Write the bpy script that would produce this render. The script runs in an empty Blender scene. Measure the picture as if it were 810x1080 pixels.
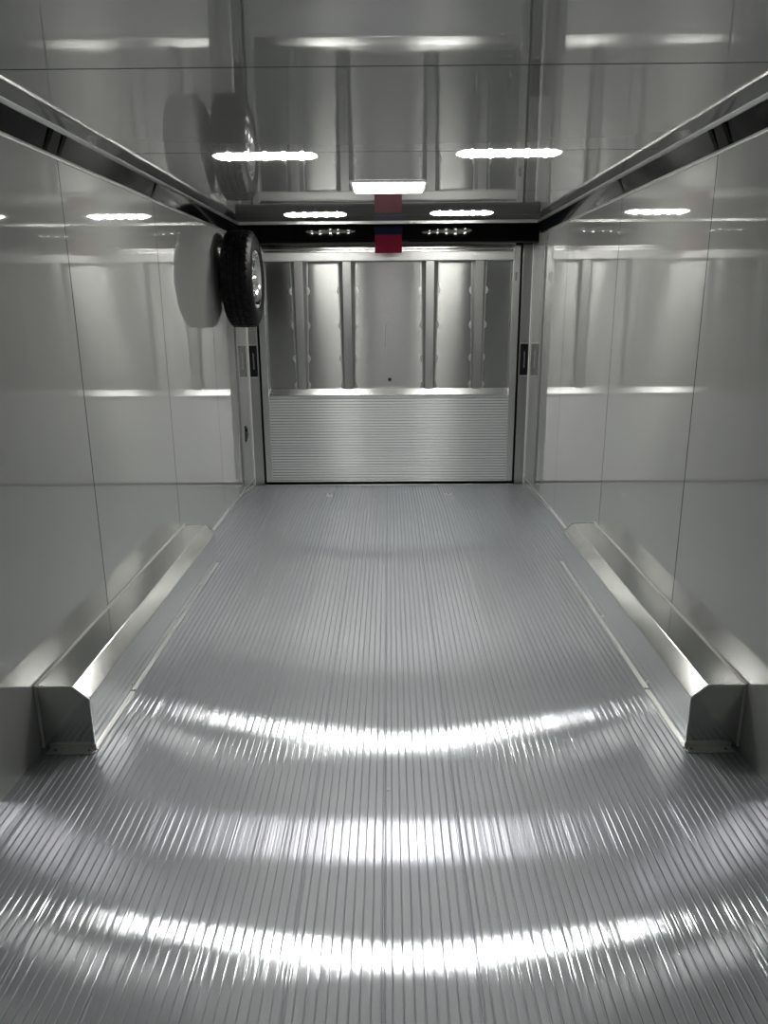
import bpy, bmesh, math, random
from mathutils import Vector, Matrix
random.seed(4)
S = bpy.context.scene
C = S.collection
PI = math.pi

# ------------------------------------------------------------------ camera
F_PX, PIT, YAW, ROLL = 790.7, .272, .0082, -.0072
CAM = Vector((.006, 0, 1.56))
c_, s_ = math.cos(YAW), math.sin(YAW)
fw = Vector((-s_*math.cos(PIT), c_*math.cos(PIT), -math.sin(PIT)))
rt = Vector((c_, s_, 0)); up = rt.cross(fw)
cr, sr = math.cos(ROLL), math.sin(ROLL)
R2 = rt*cr + up*sr; U2 = up*cr - rt*sr
cd = bpy.data.cameras.new('camera'); cam = bpy.data.objects.new('camera', cd); C.objects.link(cam)
cd.sensor_fit = 'VERTICAL'; cd.sensor_height = 24; cd.lens = F_PX/1080*24; cd.clip_start = .02
M = Matrix((R2, U2, -fw)).transposed().to_4x4(); M.translation = CAM
cam.matrix_world = M
S.camera = cam

# ------------------------------------------------------------------ world, exposure
w = bpy.data.worlds.new('world'); S.world = w; w.use_nodes = True
w.node_tree.nodes['Background'].inputs[0].default_value = (.5, .52, .55, 1)
w.node_tree.nodes['Background'].inputs[1].default_value = .0
S.view_settings.view_transform = 'Standard'; S.view_settings.look = 'None'
S.view_settings.gamma = 1; S.view_settings.use_curve_mapping = False
S.view_settings.exposure = 0.14
BAR_LENS, BAR_LED, SQUARE = 14.0, 820.0, 11.0      # emission of the room's own lamps

# ------------------------------------------------------------------ materials
def mat(name, col, rough=.4, metal=0., **k):
    m = bpy.data.materials.new(name); m.use_nodes = True
    b = m.node_tree.nodes['Principled BSDF']
    b.inputs['Base Color'].default_value = (*col, 1)
    b.inputs['Roughness'].default_value = rough
    b.inputs['Metallic'].default_value = metal
    for n, v in k.items(): b.inputs[n.replace('_', ' ')].default_value = v
    return m
def nd(m, t, **k):
    n = m.node_tree.nodes.new(t)
    for a, v in k.items(): setattr(n, a, v)
    return n
def lk(m, a, b): m.node_tree.links.new(a, b)
def bs(m): return m.node_tree.nodes['Principled BSDF']
def coords(m, scale):
    tc = nd(m, 'ShaderNodeTexCoord'); mp = nd(m, 'ShaderNodeMapping')
    mp.inputs['Scale'].default_value = scale
    lk(m, tc.outputs['Object'], mp.inputs[0]); return mp.outputs[0]
def noise(m, scale, detail=3, freq=1., rough=.55):
    n = nd(m, 'ShaderNodeTexNoise'); n.inputs['Scale'].default_value = freq
    n.inputs['Detail'].default_value = detail; n.inputs['Roughness'].default_value = rough
    lk(m, coords(m, scale), n.inputs['Vector']); return n.outputs[0]
def remap(m, src, a, b, lo=.3, hi=.7):
    r = nd(m, 'ShaderNodeMapRange'); r.inputs[1].default_value = lo; r.inputs[2].default_value = hi
    r.inputs[3].default_value = a; r.inputs[4].default_value = b
    lk(m, src, r.inputs[0]); return r.outputs[0]
def ramp_col(m, src, c1, c2, lo=.3, hi=.7):
    r = nd(m, 'ShaderNodeValToRGB'); r.color_ramp.elements[0].position = lo; r.color_ramp.elements[1].position = hi
    r.color_ramp.elements[0].color = (*c1, 1); r.color_ramp.elements[1].color = (*c2, 1)
    lk(m, src, r.inputs[0]); return r.outputs[0]
def bump(m, src, dist, strength=1.):
    b = nd(m, 'ShaderNodeBump'); b.inputs['Distance'].default_value = dist; b.inputs['Strength'].default_value = strength
    lk(m, src, b.inputs['Height']); lk(m, b.outputs[0], bs(m).inputs['Normal']); return b
def tangent(m, v):
    n = nd(m, 'ShaderNodeCombineXYZ')
    for i in range(3): n.inputs[i].default_value = v[i]
    lk(m, n.outputs[0], bs(m).inputs['Tangent'])

def die_lines(m, axis, freq, k, micro=1.):
    # drawn aluminium: very fine lines tilt the surface only across the die direction
    tc = nd(m, 'ShaderNodeTexCoord'); mp = nd(m, 'ShaderNodeMapping')
    sc = [micro, micro, micro]; sc[axis] = freq; mp.inputs['Scale'].default_value = sc
    lk(m, tc.outputs['Object'], mp.inputs[0])
    n = nd(m, 'ShaderNodeTexNoise'); n.inputs['Scale'].default_value = 1.; n.inputs['Detail'].default_value = 2.
    lk(m, mp.outputs[0], n.inputs['Vector'])
    a = nd(m, 'ShaderNodeMath', operation='SUBTRACT'); lk(m, n.outputs[0], a.inputs[0]); a.inputs[1].default_value = .5
    b = nd(m, 'ShaderNodeMath', operation='MULTIPLY'); lk(m, a.outputs[0], b.inputs[0]); b.inputs[1].default_value = k
    c = nd(m, 'ShaderNodeCombineXYZ'); lk(m, b.outputs[0], c.inputs[axis])
    g = nd(m, 'ShaderNodeNewGeometry')
    v = nd(m, 'ShaderNodeVectorMath', operation='ADD'); lk(m, g.outputs['Normal'], v.inputs[0]); lk(m, c.outputs[0], v.inputs[1])
    nn = nd(m, 'ShaderNodeVectorMath', operation='NORMALIZE'); lk(m, v.outputs[0], nn.inputs[0])
    lk(m, nn.outputs[0], bs(m).inputs['Normal'])
def gloss_panel(name, col, freq, wave=.0020):
    m = mat(name, col, .035, 0, IOR=1.6, Coat_Weight=.8, Coat_Roughness=.01, Coat_IOR=1.75)
    bump(m, noise(m, freq, 1), wave)
    return m
M_WALL = gloss_panel('grey_gloss_wall_panel', (.41, .42, .405), (1.3, 1.3, 1.6))
M_CEIL = gloss_panel('grey_gloss_ceiling_panel', (.47, .475, .465), (1.9, 1.9, 1.6), .0027)

# extruded floor plank: die lines run along Y so light spreads across X
def brushed(name, tan, stretch, c1, c2, r1, r2, an, metal=1., bd=.00006):
    m = mat(name, c1, r1, metal, Anisotropic=an)
    if an: tangent(m, tan)
    n = noise(m, stretch, 4)
    lk(m, remap(m, n, r1, r2), bs(m).inputs['Roughness'])
    n2 = noise(m, [s*.35 for s in stretch], 4)
    lk(m, ramp_col(m, n2, c1, c2), bs(m).inputs['Base Color'])
    return m
M_FLOOR = brushed('extruded_aluminium_floor', (1, 0, 0), (9, .1, 1), (.62, .655, .71), (.74, .765, .80), .10, .14, 1.)
die_lines(M_FLOOR, 0, 1400, 1.75, .03)
M_LEDGE = mat('ledge_aluminium', (.80, .81, .80), .19, 1)
def soft_lobe(m, col, rough, fac):      # worn, hazy share of the same metal
    g = nd(m, 'ShaderNodeBsdfPrincipled'); g.inputs['Base Color'].default_value = (*col, 1)
    g.inputs['Metallic'].default_value = .8; g.inputs['Roughness'].default_value = rough
    x = nd(m, 'ShaderNodeMixShader'); x.inputs[0].default_value = fac
    lk(m, bs(m).outputs[0], x.inputs[1]); lk(m, g.outputs[0], x.inputs[2])
    lk(m, x.outputs[0], m.node_tree.nodes['Material Output'].inputs['Surface'])
soft_lobe(M_FLOOR, (.75, .78, .81), .48, .42)
def polished_lobe(m, rough, aniso, tan):      # crisp share without long tails
    g = nd(m, 'ShaderNodeBsdfAnisotropic'); g.distribution = 'BECKMANN'
    g.inputs['Roughness'].default_value = rough; g.inputs['Anisotropy'].default_value = aniso
    b = bs(m)
    for a, c in (('Base Color', 'Color'), ('Normal', 'Normal')): lk(m, b.inputs[a].links[0].from_socket, g.inputs[c])
    lk(m, b.inputs['Tangent'].links[0].from_socket, g.inputs['Tangent'])
    lk(m, g.outputs[0], b.outputs[0].links[0].to_socket)
polished_lobe(M_FLOOR, .13, -.6, None)
M_PLANK = brushed('extruded_aluminium_door_plank', (0, 0, 1), (.6, .6, 26), (.72, .73, .74), (.80, .81, .80), .36, .38, 1.)
M_SHEET = mat('brushed_aluminium_sheet', (.52, .53, .515), .27, 1, Anisotropic=1.)
tangent(M_SHEET, (0, 0, 1))
soft_lobe(M_PLANK, (.90, .92, .92), .55, .5)
M_BOX = brushed('mill_aluminium_wheel_box', (0, 1, 0), (1, .8, 1), (.70, .71, .70), (.76, .77, .76), .13, .17, 0.)
M_BOXEDGE = mat('bright_aluminium_edge', (.9, .91, .9), .28, 1)
M_ALU = mat('aluminium_trim', (.78, .79, .78), .3, 1)
M_ALUD = brushed('dull_aluminium_post', (0, 0, 1), (14, 14, .8), (.42, .43, .42), (.56, .57, .56), .32, .42, .5)
M_ALUR = mat('satin_rail', (.62, .63, .62), .42, 1)
M_BLACKG = mat('black_gloss', (.002, .002, .002), .04, 0, Specular_IOR_Level=.06)
bump(M_BLACKG, noise(M_BLACKG, (5, 5, 5), 1), .002)
M_COVE = mat('black_acrylic_cove', (.006, .0065, .008), .08, 0, Specular_IOR_Level=.4)
M_BLACK = mat('matt_black_gap', (.006, .006, .006), .8)
M_SEAM = mat('dark_seam_filler', (.01, .01, .012), .6)
M_RUB = mat('tire_rubber', (.004, .004, .0045), .5, 0, Specular_IOR_Level=.13)
bump(M_RUB, noise(M_RUB, (60, 60, 60), 2), .0006)
M_CHROME = mat('polished_wheel', (.85, .86, .87), .12, 1)
M_WHEELD = mat('dark_wheel_recess', (.02, .02, .02), .5)
M_SEAL = mat('pale_sealant', (.72, .73, .71), .35)
M_GROOVESHADE = mat('painted_groove_shade', (.17, .175, .18), .6, .3)  # shade inside the door plank grooves, painted in as a darker colour
M_SCREW = mat('screw_steel', (.35, .35, .35), .35, 1)
M_RED = mat('red_tag', (.085, .0003, .010), .6, 0, Specular_IOR_Level=.1)
M_BLUE = mat('blue_tag', (.0004, .0004, .012), .5, 0, Specular_IOR_Level=.1)
M_GREY = mat('pale_script', (.35, .36, .38), .4)
M_PLATE = mat('black_latch_plate', (.004, .004, .007), .25)
M_FRAME = mat('white_lamp_frame', (.75, .75, .74), .35)
def emit(name, col, s):
    m = mat(name, (.8, .8, .8), .4); b = bs(m)
    b.inputs['Emission Color'].default_value = (*col, 1); b.inputs['Emission Strength'].default_value = s
    return m
M_LENS = emit('lit_bar_lens', (1., .985, .90), BAR_LENS)
M_LED = emit('lit_led', (1., .98, .93), BAR_LED)
M_SQ = emit('lit_square_diffuser', (1., .94, .96), SQUARE)

# ------------------------------------------------------------------ helpers
def bx(bm, x0, x1, y0, y1, z0, z1, mi=0):
    vs = [bm.verts.new((x, y, z)) for x in (x0, x1) for y in (y0, y1) for z in (z0, z1)]
    for q in ((0,1,3,2),(4,6,7,5),(0,4,5,1),(2,3,7,6),(0,2,6,4),(1,5,7,3)):
        f = bm.faces.new([vs[i] for i in q]); f.material_index = mi
def prism_y(bm, prof, y0, y1, mi=0, dz=0.):      # profile in x,z extruded along y
    a = [bm.verts.new((x, y0, z)) for x, z in prof]; b = [bm.verts.new((x, y1, z+dz)) for x, z in prof]
    n = len(prof)
    for i in range(n):
        f = bm.faces.new((a[i], a[(i+1) % n], b[(i+1) % n], b[i])); f.material_index = mi
    bm.faces.new(a).material_index = mi; bm.faces.new(b[::-1]).material_index = mi
def cyl(bm, p, axis, r, h, n=16, r2=None, mi=0):
    ax = Vector(axis).normalized(); q = Vector((0, 0, 1)).rotation_difference(ax)
    mtx = Matrix.Translation(Vector(p) + ax*h/2) @ q.to_matrix().to_4x4()
    res = bmesh.ops.create_cone(bm, cap_ends=True, segments=n, radius1=r, radius2=r if r2 is None else r2, depth=h, matrix=mtx)
    for v in res['verts']:
        for f in v.link_faces: f.material_index = mi
def obj(name, bm, mats, parent=None, bevel=0., smooth=False, seg=2, loc=None):
    bmesh.ops.recalc_face_normals(bm, faces=bm.faces)
    me = bpy.data.meshes.new(name); bm.to_mesh(me); bm.free()
    for m in (mats if isinstance(mats, (list, tuple)) else [mats]): me.materials.append(m)
    o = bpy.data.objects.new(name, me); C.objects.link(o)
    if smooth:
        for p in me.polygons: p.use_smooth = True
    if bevel:
        md = o.modifiers.new('bevel', 'BEVEL'); md.width = bevel; md.segments = seg; md.limit_method = 'ANGLE'
        md.harden_normals = False
    if parent: o.parent = parent
    if loc: o.location = loc
    return o
def NB(): return bmesh.new()
def box_obj(name, dims, m, parent=None, bevel=0., **k):
    bm = NB(); bx(bm, *dims); return obj(name, bm, m, parent, bevel, **k)
def thing(name, label, cat, loc=(0, 0, 0), group=None, rz=0):
    o = bpy.data.objects.new(name, None); C.objects.link(o); o.location = loc; o.rotation_euler = (0, 0, rz)
    o.empty_display_size = .1
    o['label'] = label; o['category'] = cat
    if group: o['group'] = group
    return o
def tag(o, label, cat, group=None):
    o['label'] = label; o['category'] = cat
    if group: o['group'] = group
    return o
def struct(o, label, cat):
    o['kind'] = 'structure'; o['label'] = label; o['category'] = cat; return o
def children(o): return [c for c in bpy.data.objects if c.parent == o]
def copy_tree(o, parent=None):
    c = o.copy(); C.objects.link(c)
    if parent: c.parent = parent
    for ch in children(o): copy_tree(ch, c)
    return c

# ------------------------------------------------------------------ room numbers (metres)
W, HC, WT, CW = 1.266, 2.194, 2.106, 1.226       # half width, ceiling, top of wall, cove at ceiling
YF, YD, YC = -1.45, 6.92, 6.54                   # front wall, door face, end of ceiling
BEND = 5.66                                      # floor starts to fall to the door
ZD = -.085

# ------------------------------------------------------------------ floor: ribbed plank profile, swept along y
def floor_obj():
    pts = []
    P = .0254
    def groove(x):      # bead + groove
        pts.extend([(x-.0052, 0), (x-.0046, .0008), (x-.0034, .0012), (x-.0022, .0008), (x-.0014, 0),
                    (x-.0009, -.0040), (x+.0011, -.0040), (x+.0018, 0)])
    k0 = -50
    for k in range(k0, 51):
        x = -.016 + k*P
        if abs(x) > W-.012: continue
        if k % 9 == 0:   # joint between two planks
            pts.extend([(x-.0075, 0), (x-.0065, .0015), (x-.0045, .0018), (x-.0028, .0012), (x-.0020, 0), (x-.0012, -.004), (x+.0010, -.004),
                        (x+.0018, 0), (x+.0026, .0012), (x+.0042, .0018), (x+.0060, .0014), (x+.0072, 0)])
        else: groove(x)
        # very slightly crowned land between the grooves
        t0, t1 = random.uniform(-.00014, .00014), random.uniform(.00003, .00025)
        pts.append((x+P*.30, t1+t0)); pts.append((x+P*.5, t1*1.3)); pts.append((x+P*.70, t1-t0))
    pts.sort()
    pts = [(-W, 0)] + [p for p in pts if abs(p[0]) < W-.002] + [(W, 0)]
    bm = NB()
    rows = []
    for y, z in ((YF, 0), (BEND-.03, 0), (BEND, -.0006), (BEND+.03, -.003), (6.83, ZD+.006)):
        rows.append([bm.verts.new((px, y, pz+z)) for px, pz in pts])
    for a, b in zip(rows, rows[1:]):
        for i in range(len(pts)-1): bm.faces.new((a[i], a[i+1], b[i+1], b[i]))
    # underside skirt
    for r in (rows[0], rows[-1]):
        d = [bm.verts.new((v.co.x, v.co.y, -.15)) for v in (r[0], r[-1])]
        bm.faces.new([d[0]] + r + [d[1]])
    o = obj('floor', bm, M_FLOOR)
    return o
fl = struct(floor_obj(), 'ribbed silver aluminium plank floor running to the ramp door', 'floor')
# threshold strip at the end of the floor, dark hinge gap behind it
box_obj('threshold_strip', (-1.16, 1.16, 6.815, 6.835, ZD-.05, ZD+.010), M_ALU, fl, .002)
box_obj('hinge_gap', (-W, W, 6.836, 7.1, -.20, -.125), M_BLACK, fl)

# ------------------------------------------------------------------ walls with panel seams
SEAMW = [3.132+1.22*k for k in range(-3, 3)]
for side, sg in (('left', -1), ('right', 1)):
    bm = NB()
    x0, x1 = sorted((sg*W, sg*(W+.03)))
    ys = [YF] + [s for s in SEAMW if s > YF] + [7.05]
    for a, b in zip(ys, ys[1:]):
        bx(bm, x0, x1, a+.0040, b-.0040, -.15, 2.24)
    x0b, x1b = sorted((sg*(W+.0002), sg*(W+.02)))
    for s in ys[1:-1]: bx(bm, x0b, x1b, s-.0042, s+.0042, -.15, 2.23, 1)
    struct(obj('wall_'+side, bm, [M_WALL, M_SEAM]), 'glossy grey panelled %s wall with thin black seams' % side, 'wall')
o = box_obj('wall_front', (-W, W, YF-.03, YF, -.15, 2.3), M_WALL)
struct(o, 'glossy grey front wall', 'wall')
# ceiling panels
bm = NB(); SEAMC = [2.34+1.22*k for k in range(-3, 4) if 2.34+1.22*k < YC]
ys = [YF] + [s for s in SEAMC if s > YF] + [YC]
for a, b in zip(ys, ys[1:]): bx(bm, -W, W, a+.0045, b-.0045, HC, HC+.03)
for s in ys[1:-1]: bx(bm, -W, W, s-.0047, s+.0047, HC+.0002, HC+.02, 1)
struct(obj('ceiling', bm, [M_CEIL, M_SEAM]), 'glossy grey panelled ceiling with thin black cross seams', 'ceiling')
bm = NB(); bx(bm, -W-.03, W+.03, YC+.001, 7.1, HC+.02, HC+.05); bx(bm, -W, W, 6.99, 7.06, -.2, 2.22)
struct(obj('wall_rear', bm, M_BLACK), 'black frame cavity around the ramp door', 'wall')

# ------------------------------------------------------------------ cove trims
n = 1
for side, sg in (('left', -1), ('right', 1)):
    e = bpy.data.objects.new('trim_%d' % n, None); C.objects.link(e); n += 1
    struct(e, 'black %s cove strip between two bright aluminium lips along the ceiling' % side, 'ceiling trim')
    bm = NB(); prism_y(bm, [(sg*(W-.001), WT), (sg*CW, HC-.0005), (sg*(W-.001), HC-.0005)], YF+.01, 6.60)
    cv = obj('cove_panel', bm, M_COVE, e)
    bm = NB(); prism_y(bm, [(sg*W, WT-.010), (sg*(W-.007), WT-.010), (sg*(W-.009), WT-.004), (sg*(W-.006), WT+.004), (sg*W, WT+.004)], YF+.01, 6.50)
    obj('lower_lip', bm, M_ALU, e)
    bm = NB(); prism_y(bm, [(sg*(CW+.004), HC), (sg*(CW+.004), HC-.010), (sg*(CW-.002), HC-.011), (sg*(CW-.016), HC-.004), (sg*(CW-.018), HC)], YF+.01, YC)
    obj('upper_lip', bm, M_ALU, e)
    for y in (3.0, 3.12, 4.3):     # joint covers on the black strip
        bm = NB()
        prism_y(bm, [(sg*(W-.003), WT+.002), (sg*(CW-.002), HC-.009), (sg*(CW+.001), HC-.009), (sg*(W-.001), WT)], y, y+.03)
        obj('joint_cover', bm, M_BLACKG, e)
# bright strip across the end of the ceiling
e = box_obj('trim_3', (-CW, CW, YC-.012, YC+.006, HC-.012, HC+.01), M_ALU, None, .002)
struct(e, 'bright aluminium strip across the end of the ceiling', 'ceiling trim')
# black header over the door
bm = NB(); prism_y(bm, [(-W+.001, HC+.018), (-W+.001, 2.045), (W-.001, 2.045), (W-.001, HC+.018)], 6.66, 6.88)
e = struct(obj('trim_4', bm, M_BLACKG), 'glossy black header beam above the ramp door', 'door header')
box_obj('lower_edge', (-W+.001, W-.001, 6.65, 6.662, 2.037, 2.049), M_BLACK, e)

# ------------------------------------------------------------------ base trim along the wall foot behind the wheel boxes
for side, sg in (('left', -1), ('right', 1)):
    bm = NB()
    prism_y(bm, [(sg*W, .012), (sg*(W-.004), .012), (sg*(W-.016), .002), (sg*(W-.016), 0), (sg*W, 0)], 4.425, BEND)
    a = [(sg*W, .012), (sg*(W-.004), .012), (sg*(W-.008), .002), (sg*W, 0)]
    prism_y(bm, a, BEND, 6.86, 0, -.03)
    a = [(sg*(W-.001), .004), (sg*(W-.016), .004), (sg*(W-.018), -.002), (sg*(W-.001), -.002)]
    prism_y(bm, a, BEND, 6.82, 0, ZD+.004)
    struct(obj('baseboard_'+side, bm, M_BOXEDGE), 'thin bright aluminium angle along the foot of the %s wall' % side, 'baseboard')

# ------------------------------------------------------------------ rear posts
for side, sg in (('left', -1), ('right', 1)):
    x0, x1 = sorted((sg*1.176, sg*(W-.0005)))
    k = 5 if sg < 0 else 6
    e = bpy.data.objects.new('trim_%d' % k, None); C.objects.link(e)
    struct(e, 'dull aluminium post on the %s of the ramp door' % side, 'door post')
    box_obj('post', (x0, x1, 6.875, 7.0, -.12, 2.043), M_ALUD, e, .002)
    x0, x1 = sorted((sg*(W-.010), sg*(W-.0004)))
    box_obj('corner_bead', (x0, x1, 6.862, 6.8755, -.09, 2.043), M_SEAL, e, .003)
    x0, x1 = sorted((sg*1.172, sg*1.182))
    box_obj('edge_lip', (x0, x1, 6.866, 6.88, -.09, 2.043), M_ALUD, e, .002)

# ------------------------------------------------------------------ ramp door
D = struct(bpy.data.objects.new('door_1', None), 'closed aluminium ramp door with ribbed lower half and four upright ribs above', 'ramp door')
C.objects.link(D); D.location = (0, YD, -.06)
def dobj(name, bm, m, bevel=0., parent=D, smooth=False):
    o = obj(name, bm, m, parent, bevel, smooth)
    if parent is D: o.location = (0, -YD, .06)      # meshes are written in room coordinates
    return o
DH = 1.152
# lower ribbed planks (horizontal)
bm = NB(); pts = []; z = -.055; P = .0254
zs = []
while z < .735: zs.append(z); z += P
prof = []
for i, z in enumerate(zs):
    j = 1.6 if i % 6 == 0 else 1.
    prof += [(6.880, z), (6.8788-.0004*j, z+.003), (6.8788-.0004*j, z+.005), (6.880, z+.007), (6.880+.010*j, z+.0078), (6.880+.010*j, z+.0118), (6.880, z+.0121), (6.8796, z+.0190)]
prof = [p for p in prof if p[1] < .742] + [(6.88, .744)]
a = [bm.verts.new((-DH+.05, y, z)) for y, z in prof]; b = [bm.verts.new((DH-.05, y, z)) for y, z in prof]
for i in range(len(prof)-1):
    f = bm.faces.new((a[i], b[i], b[i+1], a[i+1]))
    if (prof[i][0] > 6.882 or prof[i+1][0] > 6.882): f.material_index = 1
c = [bm.verts.new((x, 6.96, z)) for x in (-DH+.05, DH-.05) for z in (prof[0][1], .744)]
bm.faces.new([c[0]] + a + [c[1]]); bm.faces.new([c[2]] + b + [c[3]]); bm.faces.new((c[0], c[2], c[3], c[1]))
bm.faces.new((a[-1], b[-1], c[3], c[1])); bm.faces.new((a[0], b[0], c[2], c[0]))
dobj('plank_panel', bm, [M_PLANK, M_GROOVESHADE])
# ledge between the halves
bm = NB(); prof = [(6.865, .742), (6.863, .752), (6.866, .758), (6.900, .808), (6.96, .808), (6.96, .742)]
a = [bm.verts.new((-DH+.05, y, z)) for y, z in prof]; b = [bm.verts.new((DH-.05, y, z)) for y, z in prof]
for i in range(len(prof)): bm.faces.new((a[i], a[(i+1) % 6], b[(i+1) % 6], b[i]))
bm.faces.new(a); bm.faces.new(b[::-1])
lg = dobj('ledge', bm, M_LEDGE, .001); lg['label'] = 'bright sloping aluminium ledge'
# upper recessed sheet
bm = NB(); bx(bm, -DH+.05, DH-.05, 6.925, 6.955, .80, 1.93); dobj('upper_sheet', bm, M_SHEET)
# thin darker strip at the top of the sheet
for xa, xb in ((-.715, -.445), (-.285, .285), (.445, .715)):
    pass
# stiles
for sg in (-1, 1):
    x0, x1 = sorted((sg*(DH-.052), sg*DH))
    bm = NB(); bx(bm, x0, x1, 6.868, 6.96, -.06, 2.035); dobj('stile', bm, M_ALU, .003)
    x0, x1 = sorted((sg*(DH-.062), sg*(DH-.050)))
    bm = NB(); bx(bm, x0, x1, 6.858, 6.872, -.055, 1.995); dobj('stile_bead', bm, M_ALU, .003)
# top rail, upper jamb strip
bm = NB(); bx(bm, -DH+.045, DH-.045, 6.850, 6.96, 1.912, 1.985); dobj('top_rail', bm, M_ALUR, .004)
bm = NB(); bx(bm, -DH+.045, DH-.045, 6.872, 6.96, 1.985, 2.050); dobj('upper_strip', bm, M_BOX, .002)
bm = NB(); bx(bm, -DH+.045, DH-.045, 6.862, 6.874, 2.004, 2.011); dobj('upper_bead', bm, M_ALU, .002)
bm = NB(); bx(bm, -DH+.05, DH-.05, 6.870, 6.885, -.060, -.050); dobj('bottom_edge', bm, M_ALU, .002)
# hole in the sheet
bm = NB(); cyl(bm, (.010, 6.9255, .885), (0, -1, 0), .0165, .002, 20); h = dobj('drain_hole', bm, M_BLACK); h['label'] = 'small round black hole'
# scribed hook-like scratch
bm = NB(); cc = [(-.005+.02*math.cos(t), 1.33+.05*math.sin(t)) for t in [PI*.45+PI*.55*i/8 for i in range(9)]] + [(-.027, 1.25), (-.030, 1.18)]
for (xa, za), (xb, zb) in zip(cc, cc[1:]):
    v = [bm.verts.new(q) for q in ((xa-.001, 6.9246, za), (xa+.001, 6.9246, za), (xb+.001, 6.9246, zb), (xb-.001, 6.9246, zb))]
    bm.faces.new(v)
dobj('scratch', bm, M_SCREW)
# tapered hat ribs
def rib(x, bt, bb, dt, db):
    bm = NB(); zt, zb = 1.915, .800
    def ring(z, hw, dep, fh=.036):
        yb = 6.926
        return [bm.verts.new(q) for q in ((x-hw-.012, yb, z), (x-hw-.012, yb-.003, z), (x-hw, yb-.003, z), (x-fh, yb-dep, z), (x+fh, yb-dep, z), (x+hw, yb-.003, z), (x+hw+.012, yb-.003, z), (x+hw+.012, yb, z))]
    a = ring(zt, bt, dt); b = ring(zb, bb, db)
    for i in range(8): bm.faces.new((a[i], a[(i+1) % 8], b[(i+1) % 8], b[i]))
    bm.faces.new(a); bm.faces.new(b[::-1])
    r = dobj('upright_rib', bm, M_ALUD, .003)
    # pairs of weld tabs down both sides
    for z in (1.665, 1.368, 1.078, .838):
        t = (z-zb)/(zt-zb); hw = bb+(bt-bb)*t
        for sg in (-1, 1):
            bm = NB(); px = x+sg*(hw+.018)
            prof = [(0, -.036), (.014, -.026), (.020, -.008), (.020, .008), (.014, .026), (0, .036)]
            a2 = [bm.verts.new((px+sg*(u-.012), 6.918, z+v)) for u, v in prof]
            b2 = [bm.verts.new((px+sg*(u-.012), 6.925, z+v)) for u, v in prof]
            for i in range(6): bm.faces.new((a2[i], a2[(i+1) % 6], b2[(i+1) % 6], b2[i]))
            bm.faces.new(a2); bm.faces.new(b2[::-1])
            cyl(bm, (px+sg*.002, 6.918, z), (0, -1, 0), .009, .007, 12)
            tb = obj('weld_tab', bm, M_BOXEDGE, r, .0015)
    return r
rib(-.785, .070, .046, .060, .030); rib(-.362, .074, .048, .060, .030)
rib(.368, .074, .048, .060, .030); rib(.800, .060, .044, .060, .030)
# small hook at the right stile
bm = NB(); cyl(bm, (1.118, 6.862, 1.80), (0, -1, 0), .010, .012, 12); bx(bm, 1.110, 1.124, 6.852, 6.866, 1.74, 1.80)
dobj('stile_hook', bm, M_SCREW, .002)

# ------------------------------------------------------------------ black latch plates on the posts
def plate(x0, x1, side):
    t = thing('latch_plate', 'black latch plate with pale script on the %s door post' % side, 'latch plate', ((x0+x1)/2, 6.874, 1.06), 'latch plates on the door posts')
    w2 = (x1-x0)/2
    box_obj('plate', (-w2, w2, -.006, .0, -.138, .138), M_PLATE, t, .002)
    for nm, d in (('plate_rim', (-w2-.004, w2+.002, -.003, 0, .138, .150)), ('plate_rim', (-w2-.004, w2+.002, -.003, 0, -.150, -.138))):
        box_obj(nm, d, M_ALU, t, .001)
    # faint handwritten-looking mark running up the plate
    bm = NB(); n = 15
    for i in range(n):
        z = -.068+.136*i/(n-1); u = .004*math.sin(i*2.2)+.002; hgt = .0042 if i not in (0, 1, n-2) else .007
        bx(bm, u-hgt, u+hgt*.6, -.0068, -.0058, z-.0022, z+.0022)
        bx(bm, u-.0008, u+.0012, -.0068, -.0058, z-.001, z+.0105)
    obj('script_mark', bm, M_GREY, t)
plate(1.184, 1.252, 'right'); plate(-1.252, -1.184, 'left')

# ------------------------------------------------------------------ black wall latch near the door on the left wall
t = thing('wall_latch', 'small black recessed latch with chrome catch low on the left wall by the door', 'latch', (-W, 6.57, .45))
bm = NB(); cyl(bm, (0, 0, .045), (1, 0, 0), .03, .008, 20); bx(bm, 0, .008, -.03, .03, -.065, .045); obj('cup', bm, M_PLATE, t, .002)
bm = NB(); bx(bm, 0, .014, .036, .052, -.045, .05); bx(bm, 0, .022, .050, .072, -.02, .0); bx(bm, 0, .018, .050, .066, .015, .03)
obj('catch', bm, M_CHROME, t, .002)

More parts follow.
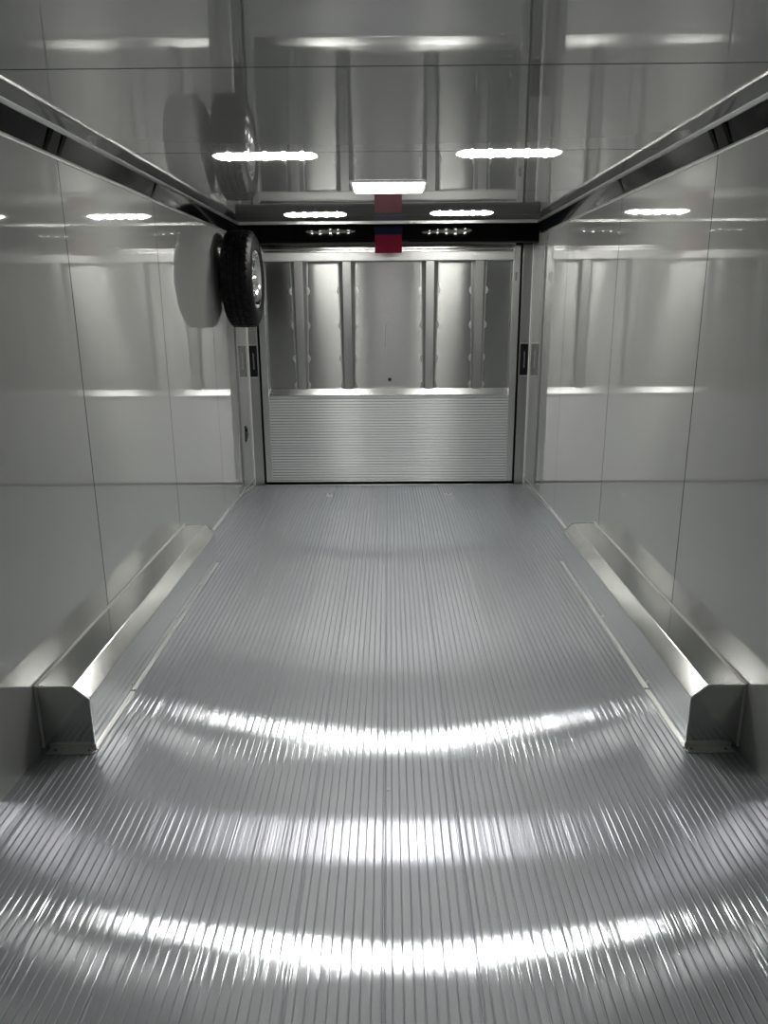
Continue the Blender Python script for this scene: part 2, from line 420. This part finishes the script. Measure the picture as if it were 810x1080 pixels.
# ------------------------------------------------------------------ wheel boxes
BI, BT, BH, BC, DN, DF = 1.072, 1.128, .252, .202, 2.396, 4.42
def wheel_box(sg, side):
    t = thing('wheel_box', 'long chamfered aluminium wheel box on the floor along the %s wall' % side, 'wheel box', (sg*W, DN, 0), 'wheel boxes')
    L = DF-DN
    def X(x): return sg*x-sg*W
    bm = NB(); prism_y(bm, [(X(W-.001), .0015), (X(W-.001), BH), (X(BT), BH), (X(BI), BC), (X(BI), .0015)], 0, L)
    obj('housing', bm, M_BOX, t, .0025)
    # folded bright edges on the front end
    def strip(p, q, wd=.004, y0=-.002, y1=.003):
        a = Vector((X(p[0]), p[1])); b = Vector((X(q[0]), q[1])); d = (b-a).normalized(); nn = Vector((-d.y, d.x))*wd/2
        prism_y(bm, [tuple(a+nn), tuple(b+nn), tuple(b-nn), tuple(a-nn)], y0, y1)
    bm = NB(); strip((W-.003, BH-.001), (BT, BH-.001)); strip((BT, BH-.001), (BI+.001, BC)); strip((BI+.001, BC), (BI+.001, .004), .0028)
    obj('front_seam', bm, M_BOXEDGE, t)
    bm = NB()
    for y0 in (L-.003,): strip((W-.003, BH-.001), (BT, BH-.001), .005, y0, y0+.005); strip((BT, BH-.001), (BI+.001, BC), .005, y0, y0+.005)
    obj('rear_seam', bm, M_BOXEDGE, t)
    # sealed wall edge
    x0, x1 = sorted((X(W-.0005), X(W-.009)))
    bm = NB(); bx(bm, x0, x1, -.001, L+.002, BH-.001, BH+.006); bx(bm, x0, x1, -.005, .003, .004, BH+.006)
    obj('wall_seal', bm, M_SEAL, t, .002)
    # floor flanges: along the side and across the front
    x0, x1 = sorted((X(BI+.002), X(BI-.010)))
    bm = NB(); bx(bm, x0, x1, -.03, L+.004, .0018, .0050); obj('side_flange', bm, M_BOXEDGE, t, .001)
    x0, x1 = sorted((X(W-.03), X(BI-.004)))
    bm = NB(); bx(bm, x0, x1, -.038, .002, .0018, .0055); bx(bm, x0, x1, -.003, .0005, .0018, .022); obj('front_flange', bm, M_ALU, t, .001)
    for k, (px, py) in enumerate([(W-.055, -.018), (BI+.015, -.018), (BI-.006, -.012), (BI-.006, .42)]):
        bm = NB(); cyl(bm, (X(px), py, .005), (0, 0, 1), .0060, .0035, 14, .004); obj('rivet', bm, M_SCREW, t)
    for py in (.42, 1.1): 
        bm = NB(); cyl(bm, (X(BI), py, .035), (-sg, 0, 0), .006, .003, 12, .004); obj('rivet', bm, M_BOXEDGE, t)
wheel_box(-1, 'left'); wheel_box(1, 'right')

# ------------------------------------------------------------------ ceiling lamps
def bar_proto():
    t = thing('bar_light', '', 'ceiling light', (0, 0, HC), 'bar lights on the ceiling')
    hx, hy = .232, .030
    bm = NB(); rx, ry, z0, z1 = hx, hy, -.0005, -.012
    a = [bm.verts.new((x, y, z0)) for x, y in ((-rx, -ry), (rx, -ry), (rx, ry), (-rx, ry))]
    b = [bm.verts.new((x, y, z1)) for x, y in ((-rx+.03, -ry+.010), (rx-.03, -ry+.010), (rx-.03, ry-.010), (-rx+.03, ry-.010))]
    for i in range(4): bm.faces.new((a[i], a[(i+1) % 4], b[(i+1) % 4], b[i]))
    bm.faces.new(a[::-1]); bm.faces.new(b)
    obj('lens', bm, M_LENS, t, .003)
    for k in range(10):
        bm = NB(); cyl(bm, (-.164+.082*(k % 5), -.009 if k < 5 else .009, -.012), (0, 0, -1), .0085, .003, 14, .007); obj('led', bm, M_LED, t)
    return t
spots = [(-.542, 3.645, 'near left bar light on the ceiling, beside the second cross seam'), (.540, 3.625, 'near right bar light on the ceiling, beside the second cross seam'),
         (-.536, 5.95, 'far left bar light on the ceiling, beside the black header'), (.546, 5.92, 'far right bar light on the ceiling, beside the black header')]
proto = bar_proto()
for i, (x, y, lb) in enumerate(spots):
    o = proto if i == 0 else copy_tree(proto)
    o.location = (x, y, HC); o['label'] = lb
t = thing('square_light', 'square white lit panel in the middle of the ceiling', 'ceiling light', (.008, 4.59, HC))
bm = NB(); bx(bm, -.212, .212, -.215, .215, -.006, 0); obj('frame', bm, M_FRAME, t, .002)
bm = NB(); a = [bm.verts.new(q) for q in ((-.200, -.19, -.006), (.200, -.19, -.006), (.200, .19, -.006), (-.200, .19, -.006))]
b = [bm.verts.new(q) for q in ((-.19, -.18, -.011), (.19, -.18, -.011), (.19, .18, -.011), (-.19, .18, -.011))]
for i in range(4): bm.faces.new((a[i], a[(i+1) % 4], b[(i+1) % 4], b[i]))
bm.faces.new(a[::-1]); bm.faces.new(b); obj('diffuser', bm, M_SQ, t, .003)

# ------------------------------------------------------------------ spare wheel on the left wall
T = thing('spare_wheel', 'black spare tire with polished wheel hung high on the left wall', 'spare wheel', (-W+.030, 5.95, 1.738))
def lathe(bm, prof, n, mod=None, mi=0):     # prof: (x, r); axis x
    rings = []
    for k in range(n):
        t_ = 2*PI*k/n
        rings.append([bm.verts.new((x, (r+(mod(i, k) if mod else 0))*math.cos(t_), (r+(mod(i, k) if mod else 0))*math.sin(t_))) for i, (x, r) in enumerate(prof)])
    for k in range(n):
        a, b = rings[k], rings[(k+1) % n]
        for i in range(len(prof)-1): bm.faces.new((a[i], b[i], b[i+1], a[i+1])).material_index = mi
R = .352
prof = [(.040, .205), (.032, .215), (.024, .245), (.020, .280), (.026, .310), (.038, .332), (.046, .345),
        (.056, .350), (.082, R), (.085, R-.009), (.093, R-.009), (.096, R+.001), (.128, R+.002), (.131, R-.009), (.139, R-.009), (.142, R+.002), (.170, R+.001), (.173, R-.009), (.181, R-.009), (.184, R),
        (.210, .350), (.222, .345), (.232, .332), (.245, .310), (.2525, .280), (.250, .262), (.2515, .258), (.249, .254), (.246, .238), (.240, .222), (.236, .218), (.232, .210), (.224, .205), (.20, .198), (.06, .198), (.040, .205)]
def tread(i, k):
    if i in (7, 8, 19, 20, 6, 21): return -.007 if k % 4 == 0 else 0
    if i in (11, 12, 15, 16): return -.005 if (k+2) % 4 == 0 else 0
    return 0
bm = NB(); lathe(bm, prof, 144, tread); obj('tire', bm, M_RUB, T)
bm = NB(); lathe(bm, [(.060, .190), (.050, .204), (.230, .204), (.238, .212), (.241, .208), (.238, .198), (.215, .188), (.205, .176), (.12, .170), (.09, .172), (.060, .190)], 72)
rim = obj('rim', bm, M_CHROME, T, smooth=True)
bm = NB(); cyl(bm, (.10, 0, 0), (1, 0, 0), .172, .02, 48); obj('rim_back', bm, M_WHEELD, T)
bm = NB(); lathe(bm, [(.13, .001), (.13, .070), (.205, .070), (.212, .062), (.214, .034), (.235, .032), (.240, .024), (.240, .001)], 40)
hub = obj('hub', bm, M_CHROME, T, smooth=True)
for k in range(8):
    bm = NB(); a0 = 2*PI*k/8
    q = []
    for (r, hw, x) in ((.060, .020, .208), (.115, .015, .202), (.180, .024, .212)):
        for s2 in (-1, 1): q.append((r, s2*hw, x))
    def P3(r, w_, x): return (x, r*math.cos(a0)-w_*math.sin(a0), r*math.sin(a0)+w_*math.cos(a0))
    f_ = [bm.verts.new(P3(*v)) for v in q]; g_ = [bm.verts.new(P3(r, w_, x-.045)) for r, w_, x in q]
    for i in (0, 2):
        bm.faces.new((f_[i], f_[i+1], f_[i+3], f_[i+2])); bm.faces.new((g_[i], g_[i+2], g_[i+3], g_[i+1]))
        bm.faces.new((f_[i], f_[i+2], g_[i+2], g_[i])); bm.faces.new((f_[i+1], g_[i+1], g_[i+3], f_[i+3]))
    bm.faces.new((f_[0], g_[0], g_[1], f_[1])); bm.faces.new((f_[4], f_[5], g_[5], g_[4]))
    obj('spoke', bm, M_CHROME, T, .003)
for k in range(6):
    a0 = 2*PI*(k+.5)/6; bm = NB(); cyl(bm, (.208, .050*math.cos(a0), .050*math.sin(a0)), (1, 0, 0), .010, .020, 6, .007); obj('lug_nut', bm, M_SCREW, T)
bm = NB(); bx(bm, -.029, -.021, -.10, .10, -.06, .06); cyl(bm, (-.023, 0, 0), (1, 0, 0), .03, .16, 20); obj('wall_bracket', bm, M_WHEELD, T)

# ------------------------------------------------------------------ red and blue tag hanging from the header
t = thing('hanging_tag', 'square red tag with dark blue top hanging in front of the black header', 'tag', (.004, 6.648, 2.19))
box_obj('red_panel', (-.113, .113, -.003, 0, -.228, -.082), M_RED, t, .001)
box_obj('blue_panel', (-.118, .118, -.003, 0, -.082, -.016), M_BLUE, t, .001)

# ------------------------------------------------------------------ small floor catches near the door
for x, lb in ((-.515, 'left small bright metal catch on the floor near the ramp door'), (.515, 'right small bright metal catch on the floor near the ramp door')):
    zf = ZD*(6.31-BEND)/(6.83-BEND)
    t = thing('floor_catch', lb, 'floor catch', (x, 6.31, zf), 'floor catches')
    t.rotation_euler = (math.atan((ZD)/(6.83-BEND)), 0, 0)
    box_obj('plate', (-.028, .028, -.05, .05, .0005, .006), M_BOXEDGE, t, .002)
    bm = NB(); cyl(bm, (0, .02, .006), (0, 0, 1), .010, .005, 12); obj('screw', bm, M_SCREW, t)
o = box_obj('foil_scrap', (-.004, .004, -.005, .005, .0012, .0025), M_SCREW, None, .0005)
o.location = (-.005, 2.154, 0); tag(o, 'tiny bright scrap of foil lying on the middle of the floor', 'scrap')
